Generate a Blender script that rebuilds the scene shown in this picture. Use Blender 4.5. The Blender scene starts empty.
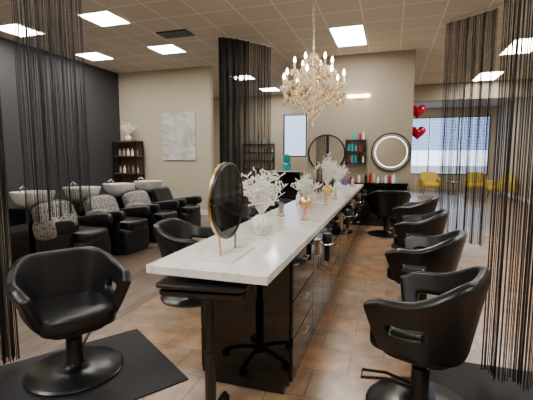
import bpy, math, random
from mathutils import Vector, Matrix
random.seed(7)
R=math.radians
# ------------------------------------------------------------ materials
def nm(name):
    m=bpy.data.materials.new(name); m.use_nodes=True
    nt=m.node_tree; b=nt.nodes['Principled BSDF']; return m,nt,b
def pmat(name,col,rough=.5,metal=0,emit=None,es=0,coat=0,trans=0,alpha=1,var=0.0,vscale=8,bump=0,spec=.5):
    m,nt,b=nm(name)
    b.inputs['Base Color'].default_value=(*col,1); b.inputs['Roughness'].default_value=rough
    b.inputs['Metallic'].default_value=metal; b.inputs['Specular IOR Level'].default_value=spec
    b.inputs['Coat Weight'].default_value=coat; b.inputs['Coat Roughness'].default_value=.05
    b.inputs['Transmission Weight'].default_value=trans; b.inputs['Alpha'].default_value=alpha
    if emit: b.inputs['Emission Color'].default_value=(*emit,1); b.inputs['Emission Strength'].default_value=es
    if var or bump:
        g=nt.nodes.new('ShaderNodeNewGeometry'); n=nt.nodes.new('ShaderNodeTexNoise'); n.inputs['Scale'].default_value=vscale
        n.inputs['Detail'].default_value=4
        nt.links.new(g.outputs['Position'],n.inputs['Vector'])
        if var:
            r=nt.nodes.new('ShaderNodeMapRange'); r.inputs['To Min'].default_value=1-var; r.inputs['To Max'].default_value=1+var
            nt.links.new(n.outputs['Fac'],r.inputs['Value'])
            mx=nt.nodes.new('ShaderNodeVectorMath'); mx.operation='SCALE'; mx.inputs[0].default_value=col
            nt.links.new(r.outputs['Result'],mx.inputs['Scale']); nt.links.new(mx.outputs[0],b.inputs['Base Color'])
        if bump:
            bp=nt.nodes.new('ShaderNodeBump'); bp.inputs['Strength'].default_value=bump; bp.inputs['Distance'].default_value=.003
            nt.links.new(n.outputs['Fac'],bp.inputs['Height']); nt.links.new(bp.outputs[0],b.inputs['Normal'])
    return m
def brickmat(name,c1,c2,cm,bw,rh,mortar,offset=.5,rot=0,off=(0,0,0),rough=.4,noise=.3,nscale=3,bump=.3,stretch=(1,1,1),c3=None):
    m,nt,b=nm(name); L=nt.links.new
    g=nt.nodes.new('ShaderNodeNewGeometry'); mp=nt.nodes.new('ShaderNodeMapping')
    mp.inputs['Rotation'].default_value=(0,0,rot); mp.inputs['Location'].default_value=off
    L(g.outputs['Position'],mp.inputs['Vector'])
    br=nt.nodes.new('ShaderNodeTexBrick'); br.offset=offset; br.inputs['Scale'].default_value=1
    br.inputs['Brick Width'].default_value=bw; br.inputs['Row Height'].default_value=rh
    br.inputs['Mortar Size'].default_value=mortar; br.inputs['Mortar Smooth'].default_value=.1
    br.inputs['Color1'].default_value=(*c1,1); br.inputs['Color2'].default_value=(*c2,1); br.inputs['Mortar'].default_value=(*cm,1)
    L(mp.outputs[0],br.inputs['Vector'])
    n=nt.nodes.new('ShaderNodeTexNoise'); n.inputs['Scale'].default_value=nscale; n.inputs['Detail'].default_value=6
    mp2=nt.nodes.new('ShaderNodeMapping'); mp2.inputs['Scale'].default_value=stretch
    L(g.outputs['Position'],mp2.inputs['Vector']); L(mp2.outputs[0],n.inputs['Vector'])
    r=nt.nodes.new('ShaderNodeMapRange'); r.inputs['From Min'].default_value=.3; r.inputs['From Max'].default_value=.7
    r.inputs['To Min'].default_value=1-noise; r.inputs['To Max'].default_value=1+noise
    L(n.outputs['Fac'],r.inputs['Value'])
    src=br.outputs['Color']
    if c3:
        n2=nt.nodes.new('ShaderNodeTexNoise'); n2.inputs['Scale'].default_value=1.7; n2.inputs['Detail'].default_value=3
        L(g.outputs['Position'],n2.inputs['Vector'])
        r2=nt.nodes.new('ShaderNodeMapRange'); r2.inputs['From Min'].default_value=.42; r2.inputs['From Max'].default_value=.62
        L(n2.outputs['Fac'],r2.inputs['Value'])
        mx=nt.nodes.new('ShaderNodeMix'); mx.data_type='RGBA'
        L(r2.outputs[0],mx.inputs[0]); L(src,mx.inputs[6]); mx.inputs[7].default_value=(*c3,1)
        mx2=nt.nodes.new('ShaderNodeMix'); mx2.data_type='RGBA'
        L(br.outputs['Fac'],mx2.inputs[0]); L(mx.outputs[2],mx2.inputs[6]); mx2.inputs[7].default_value=(*cm,1)
        src=mx2.outputs[2]
    sc=nt.nodes.new('ShaderNodeVectorMath'); sc.operation='SCALE'
    L(src,sc.inputs[0]); L(r.outputs[0],sc.inputs['Scale']); L(sc.outputs[0],b.inputs['Base Color'])
    b.inputs['Roughness'].default_value=rough
    bp=nt.nodes.new('ShaderNodeBump'); bp.inputs['Strength'].default_value=bump; bp.inputs['Distance'].default_value=.004; bp.invert=True
    L(br.outputs['Fac'],bp.inputs['Height']); L(bp.outputs[0],b.inputs['Normal'])
    return m
M={}
M['leather']=pmat('black_leather',(.006,.006,.007),.34,bump=.10,vscale=120,spec=.42)
M['blackmetal']=pmat('black_metal',(.008,.008,.009),.28,spec=.5)
M['gloss']=pmat('black_gloss_laminate',(.0025,.0025,.003),.04,spec=.48)
M['blackmat']=pmat('black_rubber',(.010,.010,.012),.6,bump=.3,vscale=60,spec=.3)
M['gold']=pmat('brushed_gold',(.75,.52,.22),.28,metal=1)
M['silver']=pmat('chrome',(.75,.75,.76),.2,metal=1)
M['mirror']=pmat('mirror_glass',(.85,.87,.88),.02,metal=1)
M['darkreflection']=pmat('mirror_dark_reflection',(.012,.012,.014),.04,spec=.6)  # near-black base colour stands in for a dark reflection in the mirror
M['white']=pmat('white_ceramic',(.85,.84,.81),.2)
M['whitem']=pmat('white_matte',(.88,.86,.82),.7)
M['wall']=pmat('greige_paint',(.55,.48,.36),.8,var=.04,vscale=2)
M['wallc']=pmat('taupe_paint',(.33,.275,.205),.8,var=.04,vscale=2)
M['dark']=pmat('charcoal_paint',(.045,.045,.05),.7,var=.05,vscale=2)
M['trim']=pmat('white_trim',(.8,.78,.74),.5)
M['string']=pmat('black_string',(.012,.010,.010),.65)
M['stringc']=pmat('copper_string',(.10,.06,.045),.6)
M['panel']=pmat('light_diffuser',(.9,.9,.9),.5,emit=(1,.965,.90),es=43)
M['red']=pmat('red_foil',(.5,.01,.03),.15,metal=.3)
M['yellow']=pmat('mustard_fabric',(.62,.45,.07),.8,var=.1)
M['wood']=pmat('dark_wood',(.12,.065,.035),.5,var=.25,vscale=12)
M['glow_crystal']=pmat('glow_crystal',(1,.93,.82),.03,emit=(1,.8,.5),es=.15,trans=.75)  # faint emission puts the bulbs' warm light into the crystal itself
M['amber']=pmat('glow_amber_crystal',(.50,.31,.13),.08,emit=(1,.58,.22),es=.12,trans=.3)  # amber pieces carry added emission as the chandelier's warm glow
M['bulb']=pmat('candle_bulb',(1,.9,.7),.3,emit=(1,.8,.5),es=40)
M['led']=pmat('led_ring',(1,1,1),.3,emit=(1,.97,.92),es=3)
M['warmled']=pmat('warm_lamp',(1,.9,.7),.3,emit=(1,.82,.5),es=14)
M['teal']=pmat('teal_plastic',(.02,.42,.5),.3)
M['pink']=pmat('pink_plastic',(.7,.25,.3),.4)
M['orange']=pmat('amber_plastic',(.6,.25,.06),.3)
M['purple']=pmat('purple_plastic',(.2,.08,.3),.3)
M['grey']=pmat('grey_plastic',(.3,.3,.31),.5)
M['glass']=pmat('window_glass',(1,1,1),.0,trans=1)
M['acrylic']=pmat('acrylic',(.9,.92,.93),.05,trans=.85)
M['shade']=pmat('glowing_blue_roller_shade',(.12,.2,.4),.8,emit=(.20,.38,.85),es=1.5)  # blue fabric; its emission stands in for daylight from behind
M['shadew']=pmat('glowing_pale_roller_shade',(.5,.6,.75),.8,emit=(.35,.52,.95),es=1.4)  # pale fabric made emissive to look backlit
M['asphalt']=pmat('asphalt',(.22,.22,.23),.9,var=.2)
M['tile']=brickmat('slate_tile',(.42,.215,.105),(.29,.18,.105),(.17,.12,.085),.46,.31,.006,.5,rot=0,rough=.30,noise=.38,nscale=6,c3=(.31,.225,.155))
M['plank']=brickmat('wood_plank',(.215,.155,.115),(.135,.098,.075),(.045,.032,.026),1.3,.16,.003,.37,rot=R(90),rough=.28,noise=.35,nscale=5,stretch=(6,.6,1),bump=.15)
M['ceil']=brickmat('ceiling_tile',(.66,.60,.50),(.63,.57,.48),(.86,.81,.72),.61,.61,.014,0,off=(.5+.61*20,-6.9+.61*30,0),rough=.9,noise=.04,nscale=20,bump=.1)
m,nt,b=nm('white_quartz'); M['quartz']=m
g=nt.nodes.new('ShaderNodeNewGeometry'); n=nt.nodes.new('ShaderNodeTexNoise'); n.inputs['Scale'].default_value=1.8; n.inputs['Detail'].default_value=7; n.inputs['Distortion'].default_value=1.3
cr=nt.nodes.new('ShaderNodeValToRGB'); e=cr.color_ramp.elements
e[0].position=.475; e[0].color=(.82,.80,.76,1); e[1].position=.525; e[1].color=(.82,.80,.76,1)
k=e.new(.5); k.color=(.64,.62,.59,1)
nt.links.new(g.outputs['Position'],n.inputs['Vector']); nt.links.new(n.outputs['Fac'],cr.inputs[0]); nt.links.new(cr.outputs[0],b.inputs['Base Color'])
b.inputs['Roughness'].default_value=.12
m,nt,b=nm('patterned_cape'); M['cape']=m
g=nt.nodes.new('ShaderNodeNewGeometry'); n=nt.nodes.new('ShaderNodeTexVoronoi'); n.inputs['Scale'].default_value=30
cr=nt.nodes.new('ShaderNodeValToRGB'); e=cr.color_ramp.elements
e[0].position=.25; e[0].color=(.05,.045,.045,1); e[1].position=.5; e[1].color=(.30,.28,.27,1)
nt.links.new(g.outputs['Position'],n.inputs['Vector']); nt.links.new(n.outputs['Distance'],cr.inputs[0]); nt.links.new(cr.outputs[0],b.inputs['Base Color'])
m,nt,b=nm('abstract_canvas'); M['art']=m
g=nt.nodes.new('ShaderNodeNewGeometry'); n=nt.nodes.new('ShaderNodeTexNoise'); n.inputs['Scale'].default_value=2.5; n.inputs['Detail'].default_value=8; n.inputs['Distortion'].default_value=2
cr=nt.nodes.new('ShaderNodeValToRGB'); e=cr.color_ramp.elements
e[0].position=.3; e[0].color=(.42,.40,.36,1); e[1].position=.62; e[1].color=(.72,.70,.66,1)
nt.links.new(g.outputs['Position'],n.inputs['Vector']); nt.links.new(n.outputs['Fac'],cr.inputs[0]); nt.links.new(cr.outputs[0],b.inputs['Base Color'])

# ------------------------------------------------------------ mesh builder
class MB:
    def __init__(s): s.v=[];s.f=[];s.m=[];s.mats=[]
    def mi(s,k):
        if k not in s.mats: s.mats.append(k)
        return s.mats.index(k)
    def add(s,vs,fs,k,T=None):
        o=len(s.v); i=s.mi(k)
        for p in vs:
            p=Vector(p)
            if T is not None: p=T@p
            s.v.append(p)
        for f in fs: s.f.append([a+o for a in f]); s.m.append(i)
    def box(s,c,d,k,rz=0,ry=0):
        T=Matrix.Translation(c)@Matrix.Rotation(rz,4,'Z')@Matrix.Rotation(ry,4,'Y')
        x,y,z=d[0]/2,d[1]/2,d[2]/2
        vs=[(a*x,b*y,c2*z) for a in(-1,1) for b in(-1,1) for c2 in(-1,1)]
        s.add(vs,[(0,1,3,2),(4,6,7,5),(0,4,5,1),(2,3,7,6),(0,2,6,4),(1,5,7,3)],k,T)
    def rbox(s,c,d,k,e=.35,ry=0,rz=0,nu=24,nv=12,rx=0):
        T=Matrix.Translation(c)@Matrix.Rotation(rz,4,'Z')@Matrix.Rotation(ry,4,'Y')@Matrix.Rotation(rx,4,'X')
        sp=lambda a:math.copysign(abs(a)**e,a)
        vs=[];fs=[]
        for j in range(nv+1):
            ph=-math.pi/2+math.pi*j/nv
            for i in range(nu):
                th=2*math.pi*i/nu+.001
                vs.append((d[0]/2*sp(math.cos(ph))*sp(math.cos(th)),d[1]/2*sp(math.cos(ph))*sp(math.sin(th)),d[2]/2*sp(math.sin(ph))))
        for j in range(nv):
            for i in range(nu):
                a=j*nu+i;b2=j*nu+(i+1)%nu; fs.append((a,b2,b2+nu,a+nu))
        s.add(vs,fs,k,T)
    def lathe(s,prof,c,k,n=24,sx=1,sy=1,T=None):
        vs=[];fs=[]
        for r,z in prof:
            for i in range(n):
                t=2*math.pi*i/n; vs.append((r*math.cos(t)*sx,r*math.sin(t)*sy,z))
        for j in range(len(prof)-1):
            for i in range(n):
                a=j*n+i;b2=j*n+(i+1)%n; fs.append((a,b2,b2+n,a+n))
        if prof[0][0]>1e-4: fs.append(tuple(range(n))[::-1])
        if prof[-1][0]>1e-4: fs.append(tuple(range((len(prof)-1)*n,len(prof)*n)))
        TT=Matrix.Translation(c)
        if T is not None: TT=TT@T
        s.add(vs,fs,k,TT)
    def cyl(s,p0,p1,r,k,n=12,r1=None):
        s.tube([p0,p1],r,k,n,r1)
    def tube(s,pts,r,k,n=8,r1=None,closed=False):
        pts=[Vector(p) for p in pts]; N=len(pts); vs=[];fs=[]
        up=Vector((0,0,1))
        for j,p in enumerate(pts):
            if closed: d=pts[(j+1)%N]-pts[j-1]
            else: d=pts[min(j+1,N-1)]-pts[max(j-1,0)]
            d.normalize()
            u=up.cross(d)
            if u.length<1e-3: u=Vector((1,0,0)).cross(d)
            u.normalize(); w=d.cross(u)
            rr=r if r1 is None else r+(r1-r)*j/(N-1)
            for i in range(n):
                t=2*math.pi*i/n; vs.append(p+u*rr*math.cos(t)+w*rr*math.sin(t))
        for j in range(N if closed else N-1):
            for i in range(n):
                a=j*n+i;b2=j*n+(i+1)%n;q=((j+1)%N)*n
                fs.append((a,b2,q+(i+1)%n,q+i))
        if not closed:
            fs.append(tuple(range(n))[::-1]); fs.append(tuple(range((N-1)*n,N*n)))
        s.add(vs,fs,k)
    def oct(s,p,r,h,k):
        x,y,z=p
        s.add([(x+r,y,z),(x,y+r,z),(x-r,y,z),(x,y-r,z),(x,y,z+h),(x,y,z-h)],
              [(0,1,4),(1,2,4),(2,3,4),(3,0,4),(1,0,5),(2,1,5),(3,2,5),(0,3,5)],k)
    def obj(s,name,loc=(0,0,0),rz=0,bevel=0,smooth=40,parent=None):
        me=bpy.data.meshes.new(name); me.from_pydata([tuple(p) for p in s.v],[],s.f)
        for k in s.mats: me.materials.append(M[k])
        me.polygons.foreach_set('material_index',s.m)
        if smooth:
            me.polygons.foreach_set('use_smooth',[True]*len(me.polygons))
            me.update(); me.set_sharp_from_angle(angle=R(smooth))
        me.update()
        o=bpy.data.objects.new(name,me); bpy.context.collection.objects.link(o)
        o.location=loc; o.rotation_euler=(0,0,rz)
        if bevel:
            b=o.modifiers.new('bev','BEVEL'); b.width=bevel; b.segments=2; b.limit_method='ANGLE'; b.angle_limit=R(50)
        if parent: o.parent=parent
        return o
def simple_box(name,x0,x1,y0,y1,z0,z1,k,bevel=0):
    m=MB(); m.box(((x0+x1)/2,(y0+y1)/2,(z0+z1)/2),(x1-x0,y1-y0,z1-z0),k); return m.obj(name,smooth=0,bevel=bevel)
def empty(name,loc,rz=0):
    e=bpy.data.objects.new(name,None); bpy.context.collection.objects.link(e); e.location=loc; e.rotation_euler=(0,0,rz); e.empty_display_size=.2; return e

H=3.7
# ------------------------------------------------------------ room shell
simple_box('floor',-7.1,4.4,-3.1,19.3,-.12,0,'plank')
simple_box('floor_tile_inlay',-2.3,1.9,-2.9,8.84,0,.004,'tile')
simple_box('ceiling',-7.1,4.4,-3.1,19.3,H,H+.12,'ceil')
simple_box('wall_left',-7.1,-7.0,-3.0,8.85,0,H,'dark')
simple_box('wall_back',-7.1,-4.3,8.85,9.0,0,H,'wall')
simple_box('wall_center',-1.85,.42,8.85,9.0,0,H,'wallc')
simple_box('wall_recess_left',-7.1,-7.0,9.0,13.5,0,H,'wall')
simple_box('wall_right',4.3,4.4,-3.0,19.2,0,H,'wall')
simple_box('wall_rear',-7.1,4.4,-3.1,-3.0,0,H,'wallc')
simple_box('wall_partition',-5.2,-3.5,2.6,2.75,0,H,'wall')
simple_box('wall_lounge_left',-.1,0,13.6,19.2,0,H,'wall')
simple_box('trim_header_beam',0,4.3,13.0,13.2,3.2,H,'wallc')
m=MB()
def W(m,x0,x1,y0,y1,z0,z1,k): m.box(((x0+x1)/2,(y0+y1)/2,(z0+z1)/2),(x1-x0,y1-y0,z1-z0),k)
a0,a1,b0,b1=-3.7,-2.85,1.5,3.0
W(m,-7.1,a0,13.5,13.6,0,H,'wall');W(m,a1,0,13.5,13.6,0,H,'wall');W(m,a0,a1,13.5,13.6,0,b0,'wall');W(m,a0,a1,13.5,13.6,b1,H,'wall')
m.obj('wall_recess_back',smooth=0)
m=MB(); W(m,0,4.3,19.2,19.3,0,.7,'wall');W(m,0,4.3,19.2,19.3,3.3,H,'wall');W(m,0,.4,19.2,19.3,.7,3.3,'wall');W(m,4.1,4.3,19.2,19.3,.7,3.3,'wall')
m.obj('wall_lounge_back',smooth=0)
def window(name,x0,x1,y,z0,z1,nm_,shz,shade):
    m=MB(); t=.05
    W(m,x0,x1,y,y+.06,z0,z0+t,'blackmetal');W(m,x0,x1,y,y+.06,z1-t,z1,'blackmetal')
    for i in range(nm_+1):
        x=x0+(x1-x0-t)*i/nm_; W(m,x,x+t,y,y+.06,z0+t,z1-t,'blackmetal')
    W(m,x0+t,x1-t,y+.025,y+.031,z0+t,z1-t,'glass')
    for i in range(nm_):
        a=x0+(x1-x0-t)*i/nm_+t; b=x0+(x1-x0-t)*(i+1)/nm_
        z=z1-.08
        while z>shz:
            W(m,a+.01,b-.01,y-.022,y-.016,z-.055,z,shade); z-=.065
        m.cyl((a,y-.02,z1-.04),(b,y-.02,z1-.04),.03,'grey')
    m.obj(name,smooth=0)
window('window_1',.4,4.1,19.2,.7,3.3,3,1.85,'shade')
window('window_2',a0,a1,13.5,b0,b1,1,1.6,'shadew')
simple_box('baseboard_left',-7.0,-6.98,-3,8.85,0,.13,'trim')
simple_box('baseboard_back',-6.98,-4.3,8.83,8.85,0,.13,'trim')
simple_box('baseboard_center',-1.85,.42,8.83,8.85,0,.13,'trim')
simple_box('baseboard_right',4.28,4.3,-3,19.2,0,.13,'trim')
simple_box('baseboard_partition',-5.2,-3.49,2.58,2.6,0,.13,'trim')
simple_box('ground_outside',-40,40,19.4,90,-.3,-.15,'asphalt')
# ------------------------------------------------------------ lights
def panel(x,y,lx,ly):
    m=MB(); W(m,x-lx/2+.03,x+lx/2-.03,y-ly/2+.03,y+ly/2-.03,H-.02,H-.012,'panel')
    for a in(-1,1):
        W(m,x+a*(lx/2-.015)-.015,x+a*(lx/2-.015)+.015,y-ly/2,y+ly/2,H-.025,H-.001,'trim')
        W(m,x-lx/2+.03,x+lx/2-.03,y+a*(ly/2-.015)-.015,y+a*(ly/2-.015)+.015,H-.025,H-.001,'trim')
    m.obj('ceiling_light_panel',smooth=0)
for x,y,lx,ly in [(-4.465,5.375,.61,.61),(-4.465,7.205,.61,.61),(-6.295,7.205,.61,.61),(-6.295,5.375,.61,.61),(-.805,7.51,.61,1.22),
      (-4.0,10.3,.61,.61),(-3.85,12.3,.61,.61),(2.45,9.2,.61,1.22),(2.45,5.6,.61,1.22),(-4.465,1.1,.61,1.22),(-.805,.5,.61,1.22),(2.45,1.5,.61,1.22),  # panels near and behind the camera and in the lounge: unseen, added for illumination
      (-2.6,2.9,.61,.61),(-6.0,-1,.61,1.22),(-1,-1.8,.61,1.22),(2.45,12.2,.61,1.22),(2,16,.61,1.22)]:
    panel(x,y,lx,ly)
m=MB(); W(m,-4.1,-3.5,6.25,6.6,H-.02,H-.001,'blackmetal')
for i in range(6): W(m,-4.08,-3.52,6.28+i*.05,6.29+i*.05,H-.03,H-.02,'grey')
m.obj('air_vent',smooth=0)
w=bpy.data.worlds.new('sky'); bpy.context.scene.world=w; w.use_nodes=True
w.node_tree.nodes['Background'].inputs[0].default_value=(.72,.83,1,1); w.node_tree.nodes['Background'].inputs[1].default_value=4.5

# ------------------------------------------------------------ counter / cabinet
CX0,CX1,CY0,CY1,CZ=-1.145,-.51,1.6,8.1,.92
m=MB(); W(m,CX0,CX1,CY0,CY1,CZ-.04,CZ,'quartz')
cx0,cx1,cy0=CX0+.03,CX1-.03,2.12
W(m,cx0,cx1,cy0,CY1-.03,.08,CZ-.04,'gloss'); W(m,cx0+.04,cx1-.04,cy0+.03,CY1-.08,0,.08,'blackmetal')
y=cy0+.02
i=0
while y<CY1-.2:
    wd=.46 if i%3 else .62
    for sx,xx in((1,cx1),(-1,cx0)):
        if i%3==0:
            for (a,b2) in((.1,.36),(.37,.6),(.61,.86)):
                W(m,min(xx,xx+sx*.018),max(xx,xx+sx*.018),y+.005,y+wd-.005,a,b2,'gloss')
                m.tube([(xx+sx*.018,y+wd/2-.05,b2-.06),(xx+sx*.04,y+wd/2-.05,b2-.06),(xx+sx*.04,y+wd/2+.05,b2-.06),(xx+sx*.018,y+wd/2+.05,b2-.06)],.004,'gold',6)
        else:
            W(m,min(xx,xx+sx*.018),max(xx,xx+sx*.018),y+.005,y+wd-.005,.1,.86,'gloss')
            yy=y+(.40 if i%3==1 else .06)
            m.tube([(xx+sx*.018,yy,.52),(xx+sx*.05,yy,.52),(xx+sx*.05,yy,.72),(xx+sx*.018,yy,.72)],.007,'silver',6)
    y+=wd; i+=1
m.lathe([(0,0),(.022,0),(.026,.012),(.018,.02),(0,.021)],(cx1-.09,cy0,.80),'gold',16,T=Matrix.Rotation(R(90),4,'X'))
m.obj('salon_workstation_counter',bevel=.003,smooth=30)
for y in(2.95,4.45,5.95,7.3):
    m=MB(); m.box((0,0,0),(.02,.09,.12),'silver'); m.tube([(.01+.05+.05*math.cos(t*math.pi/8),.05*math.sin(t*math.pi/8),.03) for t in range(16)],.006,'silver',6,closed=True)
    m.lathe([(0,-.13),(.02,-.13),(.022,-.02),(.036,.02),(.04,.07),(.03,.09),(0,.09)],(.06,0,.02),'blackmetal',14)
    m.obj('hair_dryer_holder',(cx1+.03,y,.76))
m=MB(); m.rbox((0,0,.80),(.44,.30,.03),'blackmetal',e=.25); m.rbox((0,0,.835),(.46,.32,.02),'blackmetal',e=.2)
m.cyl((0,0,.05),(0,0,.79),.022,'blackmetal'); m.cyl((0,0,.05),(0,0,.45),.03,'blackmetal')
for k in range(5):
    t=2*math.pi*k/5+.3
    m.tube([(0,0,.09),(.12*math.cos(t),.12*math.sin(t),.085),(.25*math.cos(t),.25*math.sin(t),.06)],.016,'blackmetal',8)
    m.lathe([(0,-.012),(.028,-.012),(.03,0),(.028,.012),(0,.012)],(.25*math.cos(t),.25*math.sin(t),.031),'blackmat',12,T=Matrix.Rotation(R(90),4,'X'))
m.obj('rolling_tray_cart',(-.86,1.72,0.004),R(8))

# ------------------------------------------------------------ styling chair
def smooth(t): t=max(0,min(1,t)); return t*t*(3-2*t)
def styling_chair(x,y,face,z0=.004,sc=.92,lever=180,sz=None):
    e=empty('styling_chair',(x,y,z0),face-math.pi/2); e.scale=(sc,sc,sz or sc)
    NU,NV=36,12; PH=R(130); vs=[];fs=[]
    for j in range(NV+1):
        s=j/NV
        for i in range(NU+1):
            ph=-PH+2*PH*i/NU; t=abs(ph)/PH
            top=.87-.13*smooth((t-.15)/.6)-.05*smooth((t-.82)/.18)
            bot=.39+.03*smooth(t)
            z=bot+(top-bot)*s
            wd=.24+.145*s**.75; dp=.24+.10*s
            sx=math.copysign(abs(math.sin(ph))**.6,math.sin(ph)); cy=math.cos(ph)
            fr=1.25 if cy<0 else 1
            vs.append((wd*sx,-dp*cy*fr,z))
    for j in range(NV):
        for i in range(NU):
            t=abs((i+.5)/NU*2-1); s=(j+.5)/NV
            if .56<t<.82 and .40<s<.60: continue
            a=j*(NU+1)+i; fs.append((a,a+1,a+NU+2,a+NU+1))
    b=MB(); b.add(vs,fs,'leather'); o=b.obj('shell',parent=e,smooth=180)
    sd=o.modifiers.new('sol','SOLIDIFY'); sd.thickness=.074; sd.offset=0
    ss=o.modifiers.new('sub','SUBSURF'); ss.levels=2; ss.render_levels=2
    b=MB(); b.rbox((0,.02,.455),(.53,.55,.15),'leather',e=.4,nu=32,nv=14); b.rbox((0,.01,.38),(.42,.44,.08),'leather',e=.5)
    b.obj('seat',parent=e)
    b=MB(); b.lathe([(0,0),(.345,0),(.35,.012),(.33,.026),(.14,.036),(.08,.05),(.06,.075),(.058,.26),(.038,.265),(.038,.36),(.10,.365),(.10,.385),(0,.385)],(0,0,0),'blackmetal',40)
    c,s_=math.cos(R(lever+90)),math.sin(R(lever+90))
    def P(u,v,z): return (u*c-v*s_,u*s_+v*c,z)
    b.tube([P(.04,-.03,.13),P(.22,-.04,.17),P(.38,-.05,.16),P(.38,.05,.16),P(.22,.04,.17),P(.04,.03,.13)],.010,'blackmetal',8)
    b.obj('base',parent=e)
    return e
styling_chair(-2.0,1.97,R(-32),.016,sc=.88,lever=150,sz=.90)
styling_chair(-1.95,3.5,R(10)); styling_chair(-1.93,5.1,R(-5)); styling_chair(-1.93,6.7,R(5))
styling_chair(.2,2.25,R(160),.016,lever=20,sc=.85,sz=.97); styling_chair(.3,3.66,R(165),sc=.93); styling_chair(.36,5.15,R(170),sc=.93); styling_chair(.38,6.6,R(165),sc=.95)
styling_chair(-.03,7.6,R(100),sc=1)
m=MB(); m.box((0,0,.009),(.95,1.4,.01),'blackmat'); m.obj('anti_fatigue_mat',(-2.0,1.8,0),R(-34),bevel=.004,smooth=0)
m=MB(); m.box((0,0,.009),(1.0,1.3,.01),'blackmat'); m.obj('anti_fatigue_mat',(.72,2.25,0),0,bevel=.004,smooth=0)

# ------------------------------------------------------------ shampoo stations
for y in(4.1,5.0,5.9,6.8):
    m=MB()
    m.rbox((.22,0,.2),(.66,.60,.40),'leather',e=.25); m.rbox((.25,0,.43),(.66,.5,.16),'leather',e=.35)
    for a in(-1,1):
        m.rbox((.18,a*.31,.56),(.70,.11,.17),'leather',e=.4,ry=R(-8)); m.rbox((.14,a*.31,.32),(.56,.09,.56),'leather',e=.3)
    m.rbox((-.17,0,.62),(.16,.56,.52),'leather',e=.4,ry=R(-22))
    m.box((-.60,0,.38),(.36,.38,.76),'gloss')
    m.lathe([(.06,-.17),(.17,-.15),(.27,-.06),(.31,.04),(.315,.065),(.285,.06),(.25,-.03),(.16,-.12),(0,-.13)],(-.52,0,.92),'white',28,sx=.95,sy=.85)
    m.tube([(-.76,0,.88),(-.76,0,1.02),(-.70,0,1.06),(-.64,0,1.02)],.012,'silver',8)
    m.rbox((-.30,0,.95),(.10,.22,.05),'blackmat',e=.5)
    if y<6.5:
        m.rbox((-.12,-.02,.66),(.2,.62,.40),'cape',e=.5,ry=R(-22)); m.rbox((.05,-.32,.54),(.42,.14,.28),'cape',e=.6,ry=R(-12))
    m.obj('shampoo_chair_with_basin',(-4.22,y,0))
m=MB()
for a in(-.35,.35):
    for b2 in(-.14,.14): W(m,a-.015,a+.015,b2-.015,b2+.015,0,1.9,'blackmetal')
for z in(.15,.6,1.05,1.5,1.88): W(m,-.36,.36,-.155,.155,z-.015,z+.015,'wood')
W(m,-.34,.34,.12,.13,.15,1.88,'wood')
for z in(.615,1.065,1.515):
    for i in range(5):
        x=-.26+i*.13; k=random.choice(['whitem','grey','wood','orange','cape'])
        m.lathe([(0,0),(.035,0),(.035,.12),(.015,.15),(.015,.19),(0,.19)],(x,0,z),k,10)
m.obj('etagere_shelf',(-6.58,8.6,0),0)

def branches(m,c,h,spread,n,k='whitem',lr=.008,leaf=.016):
    for i in range(n):
        a=random.uniform(0,2*math.pi); sp=random.uniform(.15,1)*spread; hh=h*random.uniform(.6,1)*(1-.35*(sp/spread)**2)
        tip=Vector((math.cos(a)*sp,math.sin(a)*sp,hh)); mid=Vector((tip.x*.3,tip.y*.3,hh*.55))
        C=Vector(c); pts=[]
        for q in range(6):
            t=q/5; pts.append(C+mid*2*t*(1-t)+tip*t*t)
        m.tube(pts,lr*.5,k,4,lr*.2)
        for q in range(10):
            t=random.uniform(.35,1); p=C+mid*2*t*(1-t)+tip*t*t
            d=Vector((random.uniform(-1,1),random.uniform(-1,1),random.uniform(-.2,1.2))).normalized()*leaf*random.uniform(1.2,3)
            m.tube([p,p+d*.5,p+d],leaf*.22,k,4,leaf*.3)
            m.oct(p+d,leaf*.4,leaf*.7,k)
def vase_plant(name,x,y,z,vr,vh,k,h,spread,n,ribs=True):
    m=MB()
    prof=[(0,0),(vr*.6,0),(vr*.95,vh*.25),(vr,vh*.5),(vr*.85,vh*.78),(vr*.45,vh*.95),(vr*.4,vh),(vr*.35,vh*.98),(0,vh*.85)]
    m.lathe(prof,(0,0,0),k,24)
    if ribs:
        for i in range(16):
            t=2*math.pi*i/16
            m.tube([(r*math.cos(t)*1.01,r*math.sin(t)*1.01,zz) for r,zz in prof[2:6]],vr*.09,k,5)
    branches(m,(0,0,vh*.9),h,spread,n)
    m.obj(name,(x,y,z+.002))
vase_plant('white_coral_branch_vase',-.84,2.5,CZ,.07,.14,'white',.34,.20,44)
vase_plant('white_coral_branch_vase',-.84,3.95,CZ,.07,.13,'gold',.24,.17,32,False)
vase_plant('white_coral_branch_vase',-.84,5.4,CZ,.08,.15,'gold',.46,.22,44,False)
vase_plant('white_coral_branch_vase',-.84,6.55,CZ,.07,.14,'white',.3,.2,26,False)
vase_plant('white_branch_plant',-6.55,8.58,1.895,.09,.14,'white',.4,.26,40,False)

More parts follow.
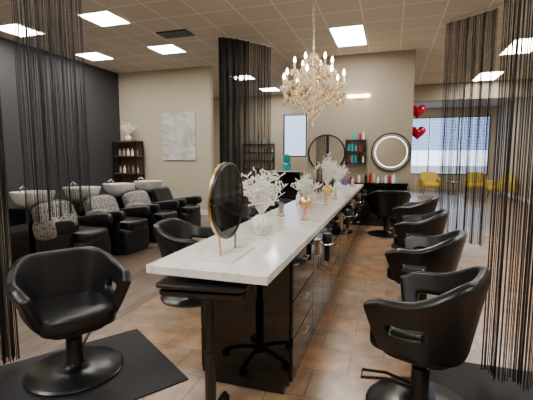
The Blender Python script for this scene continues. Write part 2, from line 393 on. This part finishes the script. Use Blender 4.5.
# ------------------------------------------------------------ table mirrors
def table_mirror(x,y,r,name='round_tabletop_mirror'):
    m=MB(); zc=.10+r
    circ=lambda rr,n=48,xo=0:[(xo,rr*math.cos(2*math.pi*i/n),zc+rr*math.sin(2*math.pi*i/n)) for i in range(n)]
    m.tube(circ(r,xo=-.01),.009,'gold',8,closed=True); m.tube(circ(r,xo=.008),.010,'blackmetal',8,closed=True)
    T=Matrix.Rotation(R(90),4,'Y')
    m.lathe([(0,-.006),(r-.004,-.006),(r-.004,.012),(0,.012)],(0,0,zc),'darkreflection',48,T=T)
    for a in(-1,1): m.tube([(0,a*r*.55,zc-r*.83),(0,a*r*.5,.014)],.006,'gold',6)
    m.box((0,0,.007),(.20,r*1.7,.013),'quartz')
    m.obj(name,(x,y,CZ+.001))
table_mirror(-.84,1.92,.2); table_mirror(-.84,4.75,.16)
for x,y,rz in((-.98,2.95,R(10)),(-.7,3.25,R(-5)),(-.95,3.4,R(40)),(-.7,4.4,R(0)),(-.68,5.1,R(20))):
    m=MB(); m.box((0,0,.065),(.008,.1,.115),'acrylic'); m.box((0,0,.004),(.05,.1,.008),'gold'); m.box((.006,0,.065),(.002,.07,.08),'pink'); m.obj('sign_holder',(x,y,CZ),rz)
def bottles(name,pts,loc,rz=0,sc=1,ks=('whitem','teal','pink','orange','purple','grey','blackmetal','red','gold')):
    m=MB()
    for (x,y,z) in pts:
        r=random.uniform(.022,.032)*sc; h=random.uniform(.12,.22)*sc; k=random.choice(ks)
        m.lathe([(0,0),(r,0),(r,h*.75),(r*.45,h*.82),(r*.45,h),(0,h)],(x,y,z),k,10)
    return m.obj(name,loc,rz)
bottles('hair_product_bottles',[(random.uniform(-.2,.2),i*.09,0) for i in range(9)],(-.85,7.15,CZ))
bottles('hair_product_bottles',[(random.uniform(-.06,.06),i*.08,0) for i in range(4)],(-1.03,5.75,CZ),ks=('whitem','blackmetal','gold','pink'),sc=.8)
bottles('hair_product_bottles',[(random.uniform(-.03,.03),i*.09,0) for i in range(4)],(-1.0,4.25,CZ),ks=('whitem','blackmetal','gold','grey'),sc=.8)
m=MB(); W(m,-.5,.5,-.25,.25,.06,1.0,'gloss'); W(m,-.53,.53,-.28,.28,1.0,1.04,'quartz'); W(m,-.45,.45,-.2,.2,0,.06,'blackmetal'); m.obj('display_cabinet',(-3.3,12.5,0),bevel=.004,smooth=0)
m=MB(); m.lathe([(0,0),(.14,0),(.15,.22),(.10,.27),(.13,.34),(.11,.5),(0,.56)],(0,0,0),'teal',18); m.obj('teal_styling_canister',(-3.3,12.5,1.041))

# ------------------------------------------------------------ chandelier
m=MB()
m.tube([(0,0,1.05),(0,0,0)],.006,'silver',6)
for i in range(36):
    z=.0+i*1.05/36; a=i%2
    m.tube([( .014*math.cos(t)*(1-a),.014*math.cos(t)*a,z+.02*math.sin(t)) for t in [q*math.pi/4 for q in range(8)]],.004,'silver',4,closed=True)
m.lathe([(0,1.08),(.07,1.08),(.06,1.05),(.02,1.02),(0,1.02)],(0,0,0),'silver',16)
m.lathe([(0,0),(.05,-.01),(.06,-.03),(.02,-.06),(.02,-.14),(.045,-.18),(.02,-.24),(.02,-.36),(.05,-.42),(.10,-.46),(.05,-.54),(.02,-.62),(.035,-.66),(0,-.70)],(0,0,0),'glow_crystal',16)
def arms(n,rad,z0,zt,ph):
    for i in range(n):
        t=2*math.pi*i/n+ph; c,s_=math.cos(t),math.sin(t)
        pts=[]
        for q in range(11):
            u=q/10; r=.03+(rad-.03)*u; z=z0+(zt-z0)*u-.10*math.sin(u*math.pi)*(1-u*.3)
            pts.append((r*c,r*s_,z))
        m.tube(pts,.008,'gold',6)
        m.lathe([(.008,-.02),(.045,.0),(.05,.015),(.012,.01),(.013,.02),(.013,.09),(0,.09)],(rad*c,rad*s_,zt),'glow_crystal',12)
        m.lathe([(0,0),(.012,.01),(.016,.03),(.008,.06),(0,.075)],(rad*c,rad*s_,zt+.09),'bulb',8)
        for q in range(8):
            t2=q*math.pi/4; m.oct((rad*c+.047*math.cos(t2),rad*s_+.047*math.sin(t2),zt-.02),.010,.024,'glow_crystal')
        for q in range(4): m.oct((rad*c,rad*s_,zt-.06-q*.045),.014,.028,'amber' if q%2 else 'glow_crystal')
        for q in range(1,16):
            u=q/16; r=.05+(rad-.05)*u; z=-.05+(zt+.0+.05)*u-.06*math.sin(u*math.pi)
            m.oct((r*c,r*s_,z),.010,.013,'glow_crystal' if q%2 else 'amber')
        tn=t+2*math.pi/n
        for q in range(1,10):
            u=q/10; x=rad*(c*(1-u)+math.cos(tn)*u); y=rad*(s_*(1-u)+math.sin(tn)*u)
            m.oct((x,y,zt-.02-.09*math.sin(u*math.pi)),.010,.014,'glow_crystal')
            if q in(3,5,7): m.oct((x,y,zt-.14),.013,.032,'glow_crystal' if q==5 else 'amber')
arms(8,.34,-.42,-.36,0); arms(6,.21,-.25,-.20,.3)
for zz,rr,n in((-.06,.07,10),(-.14,.10,14),(-.22,.13,16),(-.30,.14,16),(-.42,.24,28),(-.46,.17,22),(-.50,.21,24),(-.54,.13,18),(-.60,.10,14),(-.66,.06,9)):
    for i in range(n):
        t=2*math.pi*i/n
        for q in range(4): m.oct((rr*math.cos(t),rr*math.sin(t),zz-q*.024),.010,.015,'amber' if (i+q)%3==0 else 'glow_crystal')
m.oct((0,0,-.78),.02,.045,'glow_crystal')
m.obj('crystal_chandelier',(-.86,4.4,H-1.08),smooth=0)

# ------------------------------------------------------------ string curtains
def track(m,pts):
    m.tube([(x,y,H-.018) for x,y in pts],.016,'trim',6)
def curtain(name,path,n,z0=.05,r=.0028,k='string',fold=.04,folds=6,jit=.3,n_sides=3,extra=None):
    m=MB(); P=[Vector((*p,0)) for p in path]
    ls=[0]
    for a,b2 in zip(P,P[1:]): ls.append(ls[-1]+(b2-a).length)
    Lt=ls[-1]
    def at(d):
        for i in range(len(P)-1):
            if d<=ls[i+1] or i==len(P)-2:
                u=(d-ls[i])/(ls[i+1]-ls[i]); dr=(P[i+1]-P[i]).normalized(); return P[i].lerp(P[i+1],u),Vector((-dr.y,dr.x,0))
    for i in range(n):
        d=(i+random.uniform(-jit,jit)+.5)/n*Lt; d=max(0,min(Lt,d))
        p,nn=at(d); f=fold*math.sin(d/Lt*folds*2*math.pi)
        sway=random.uniform(-.012,.012); zb=z0+random.uniform(0,.04); pts=[]
        for q in range(7):
            u=q/6; z=H-.03-(H-.03-zb)*u
            off=nn*(f*(.4+.6*u)+sway*math.sin(u*3)+random.uniform(-.004,.004)); pts.append((p.x+off.x+sway*.5*u,p.y+off.y,z))
        m.tube(pts,r,k,n_sides)
    track(m,[tuple(at(Lt*q/24)[0])[:2] for q in range(25)])
    if extra: track(m,extra)
    m.obj(name)
curtain('string_curtain',[(-3.1,6.75),(-2.95,6.85),(-2.8,7.0),(-2.66,7.2)],200,folds=5,r=.003)
curtain('string_curtain',[(-2.66,7.25),(-2.5,7.45),(-2.38,7.7)],75,fold=.02)
curtain('string_curtain',[(-2.52,1.78),(-2.46,1.83),(-2.42,1.9)],60,r=.003,fold=.03)
curtain('string_curtain',[(-2.44,2.05),(-2.56,2.35),(-2.66,2.65),(-2.73,2.98)],110,r=.0024,z0=.95,fold=.02)
curtain('string_curtain',[(.80,7.25),(1.1,7.05),(1.45,6.75)],95,r=.0034,fold=.03,extra=[(1.45,6.75),(1.8,6.3),(2.0,5.6),(2.0,4.6),(1.85,3.6),(1.6,2.8),(1.4,2.4)])
curtain('string_curtain',[(.60,2.68),(.75,2.62),(1.0,2.5),(1.4,2.4)],165,r=.0027,fold=.04)

# ------------------------------------------------------------ wall items
m=MB(); m.box((0,0,0),(.96,.035,1.2),'art'); m.obj('abstract_canvas_painting',(-5.2,8.826,2.0),smooth=0,bevel=.004)
def wall_mirror(x,z,r,led):
    m=MB(); T=Matrix.Rotation(R(90),4,'X')
    m.lathe([(0,0),(r,0),(r,.03),(r-.02,.035),(r-.035,.02),(0,.02)],(0,0,0),'blackmetal',48,T=T)
    m.lathe([(0,0.0),(r-.035,0.0),(r-.035,.003),(0,.003)],(0,-.021,0),'mirror',48,T=T)
    if led: m.tube([((r-.09)*math.cos(i*math.pi/24),-.027,(r-.09)*math.sin(i*math.pi/24)) for i in range(48)],.010,'led',6,closed=True)
    m.obj('round_wall_mirror',(x,8.848,z))
wall_mirror(-1.40,1.56,.43,False); wall_mirror(.0,1.58,.42,True)
m=MB(); m.rbox((0,0,0),(.5,.05,.07),'warmled',e=.3); m.box((0,.035,0),(.2,.02,.1),'silver'); m.obj('wall_sconce',(-.72,8.80,2.80))
def wshelf(name,x,y,z,wd,rows,dz,n,ks):
    m=MB()
    for i in range(rows):
        zz=z+i*dz; W(m,x-wd/2,x+wd/2,y-.14,y,zz-.012,zz+.012,'blackmetal')
        for q in range(n):
            xx=x-wd/2+.05+(wd-.1)*q/(n-1); r=random.uniform(.018,.026); h=random.uniform(.10,.2); k=random.choice(ks)
            m.lathe([(0,0),(r,0),(r,h*.75),(r*.45,h*.82),(r*.45,h),(0,h)],(xx,y-.07,zz+.012),k,8)
    for a in(-1,1): W(m,x+a*wd/2-.01,x+a*wd/2+.01,y-.14,y,z-.05,z+(rows-1)*dz+.02,'blackmetal')
    m.obj(name)
wshelf('product_wall_shelf',-.74,8.845,1.34,.42,3,.25,5,['whitem','whitem','teal','pink','grey','blackmetal','red'])
wshelf('product_wall_shelf',-4.6,13.495,1.05,1.15,4,.3,11,['whitem','teal','orange','grey','blackmetal','wood'])
m=MB(); W(m,-1.75,.36,8.42,8.82,.88,.93,'gloss')
for a,b2 in((-1.75,-1.2),(-.75,-.2),(-.1,.36)):
    W(m,a+.02,b2-.02,8.44,8.81,.14,.88,'gloss')
W(m,-1.7,.32,8.46,8.8,.005,.14,'blackmetal')
m.obj('styling_console',smooth=0,bevel=.003)
bottles('hair_product_bottles',[(-.45+i*.08,random.uniform(-.1,.1),0) for i in range(11)],(-.2,8.6,.931),ks=('whitem','blackmetal','red','gold','grey'))
vase_plant('white_coral_branch_vase',-1.1,8.6,.935,.06,.12,'white',.25,.16,20)
m=MB()
def heart(c,s):
    pr=[];n=28
    for i in range(n):
        t=2*math.pi*i/n; pr.append((16*math.sin(t)**3/16,(13*math.cos(t)-5*math.cos(2*t)-2*math.cos(3*t)-math.cos(4*t))/16))
    vs=[];fs=[];K=[(0.02,.5),(.5,.42),(.85,.25),(1,0),(.85,-.25),(.5,-.42),(.02,-.5)]
    for f,d in K:
        for a,b2 in pr: vs.append((c[0]+a*f*s,c[1]+d*s*.9,c[2]+b2*f*s))
    for j in range(len(K)-1):
        for i in range(n):
            a=j*n+i;b2=j*n+(i+1)%n; fs.append((a,b2,b2+n,a+n))
    m.add(vs,fs,'red')
heart((0,0,2.62),.2); heart((.02,.05,2.1),.2)
for p in((0,0,2.42),(.02,.05,1.9)): m.tube([p,(p[0]*.5+.02,p[1]*.5,1.2),(.02,0,.04)],.002,'whitem',3)
m.lathe([(0,0),(.05,0),(.04,.06),(0,.06)],(.02,0,0),'red',12)
m.obj('heart_balloons',(.60,10.5,0),smooth=60)
def armchair(x,y,rz):
    m=MB(); m.rbox((0,0,.36),(.62,.6,.2),'yellow',e=.4); m.rbox((0,.28,.6),(.7,.16,.6),'yellow',e=.4,rx=R(-8))
    for a in(-1,1): m.rbox((a*.34,.02,.46),(.13,.62,.36),'yellow',e=.4)
    for a in(-1,1):
        for b2 in(-1,1): m.cyl((a*.27,b2*.22,.28),(a*.31,b2*.26,0),.018,'wood',8,r1=.012)
    m.obj('yellow_armchair',(x,y,0),rz)
armchair(1.55,16.8,R(10)); armchair(3.2,16.9,R(-10)); armchair(3.75,15.6,R(-70))
m=MB(); m.lathe([(0,.48),(.26,.48),(.26,.51),(0,.51)],(0,0,0),'blackmetal',28); m.cyl((0,0,.02),(0,0,.48),.02,'blackmetal'); m.lathe([(0,0),(.16,0),(.16,.015),(0,.02)],(0,0,0),'blackmetal',24); m.obj('side_table',(2.4,16.8,0))

cam=bpy.data.cameras.new('camera'); co=bpy.data.objects.new('camera',cam); bpy.context.collection.objects.link(co)
co.location=(0,0,1.45); co.rotation_euler=(R(90-6.2),0,R(17.8)); cam.lens=26; cam.sensor_width=36; cam.clip_start=.05
bpy.context.scene.camera=co
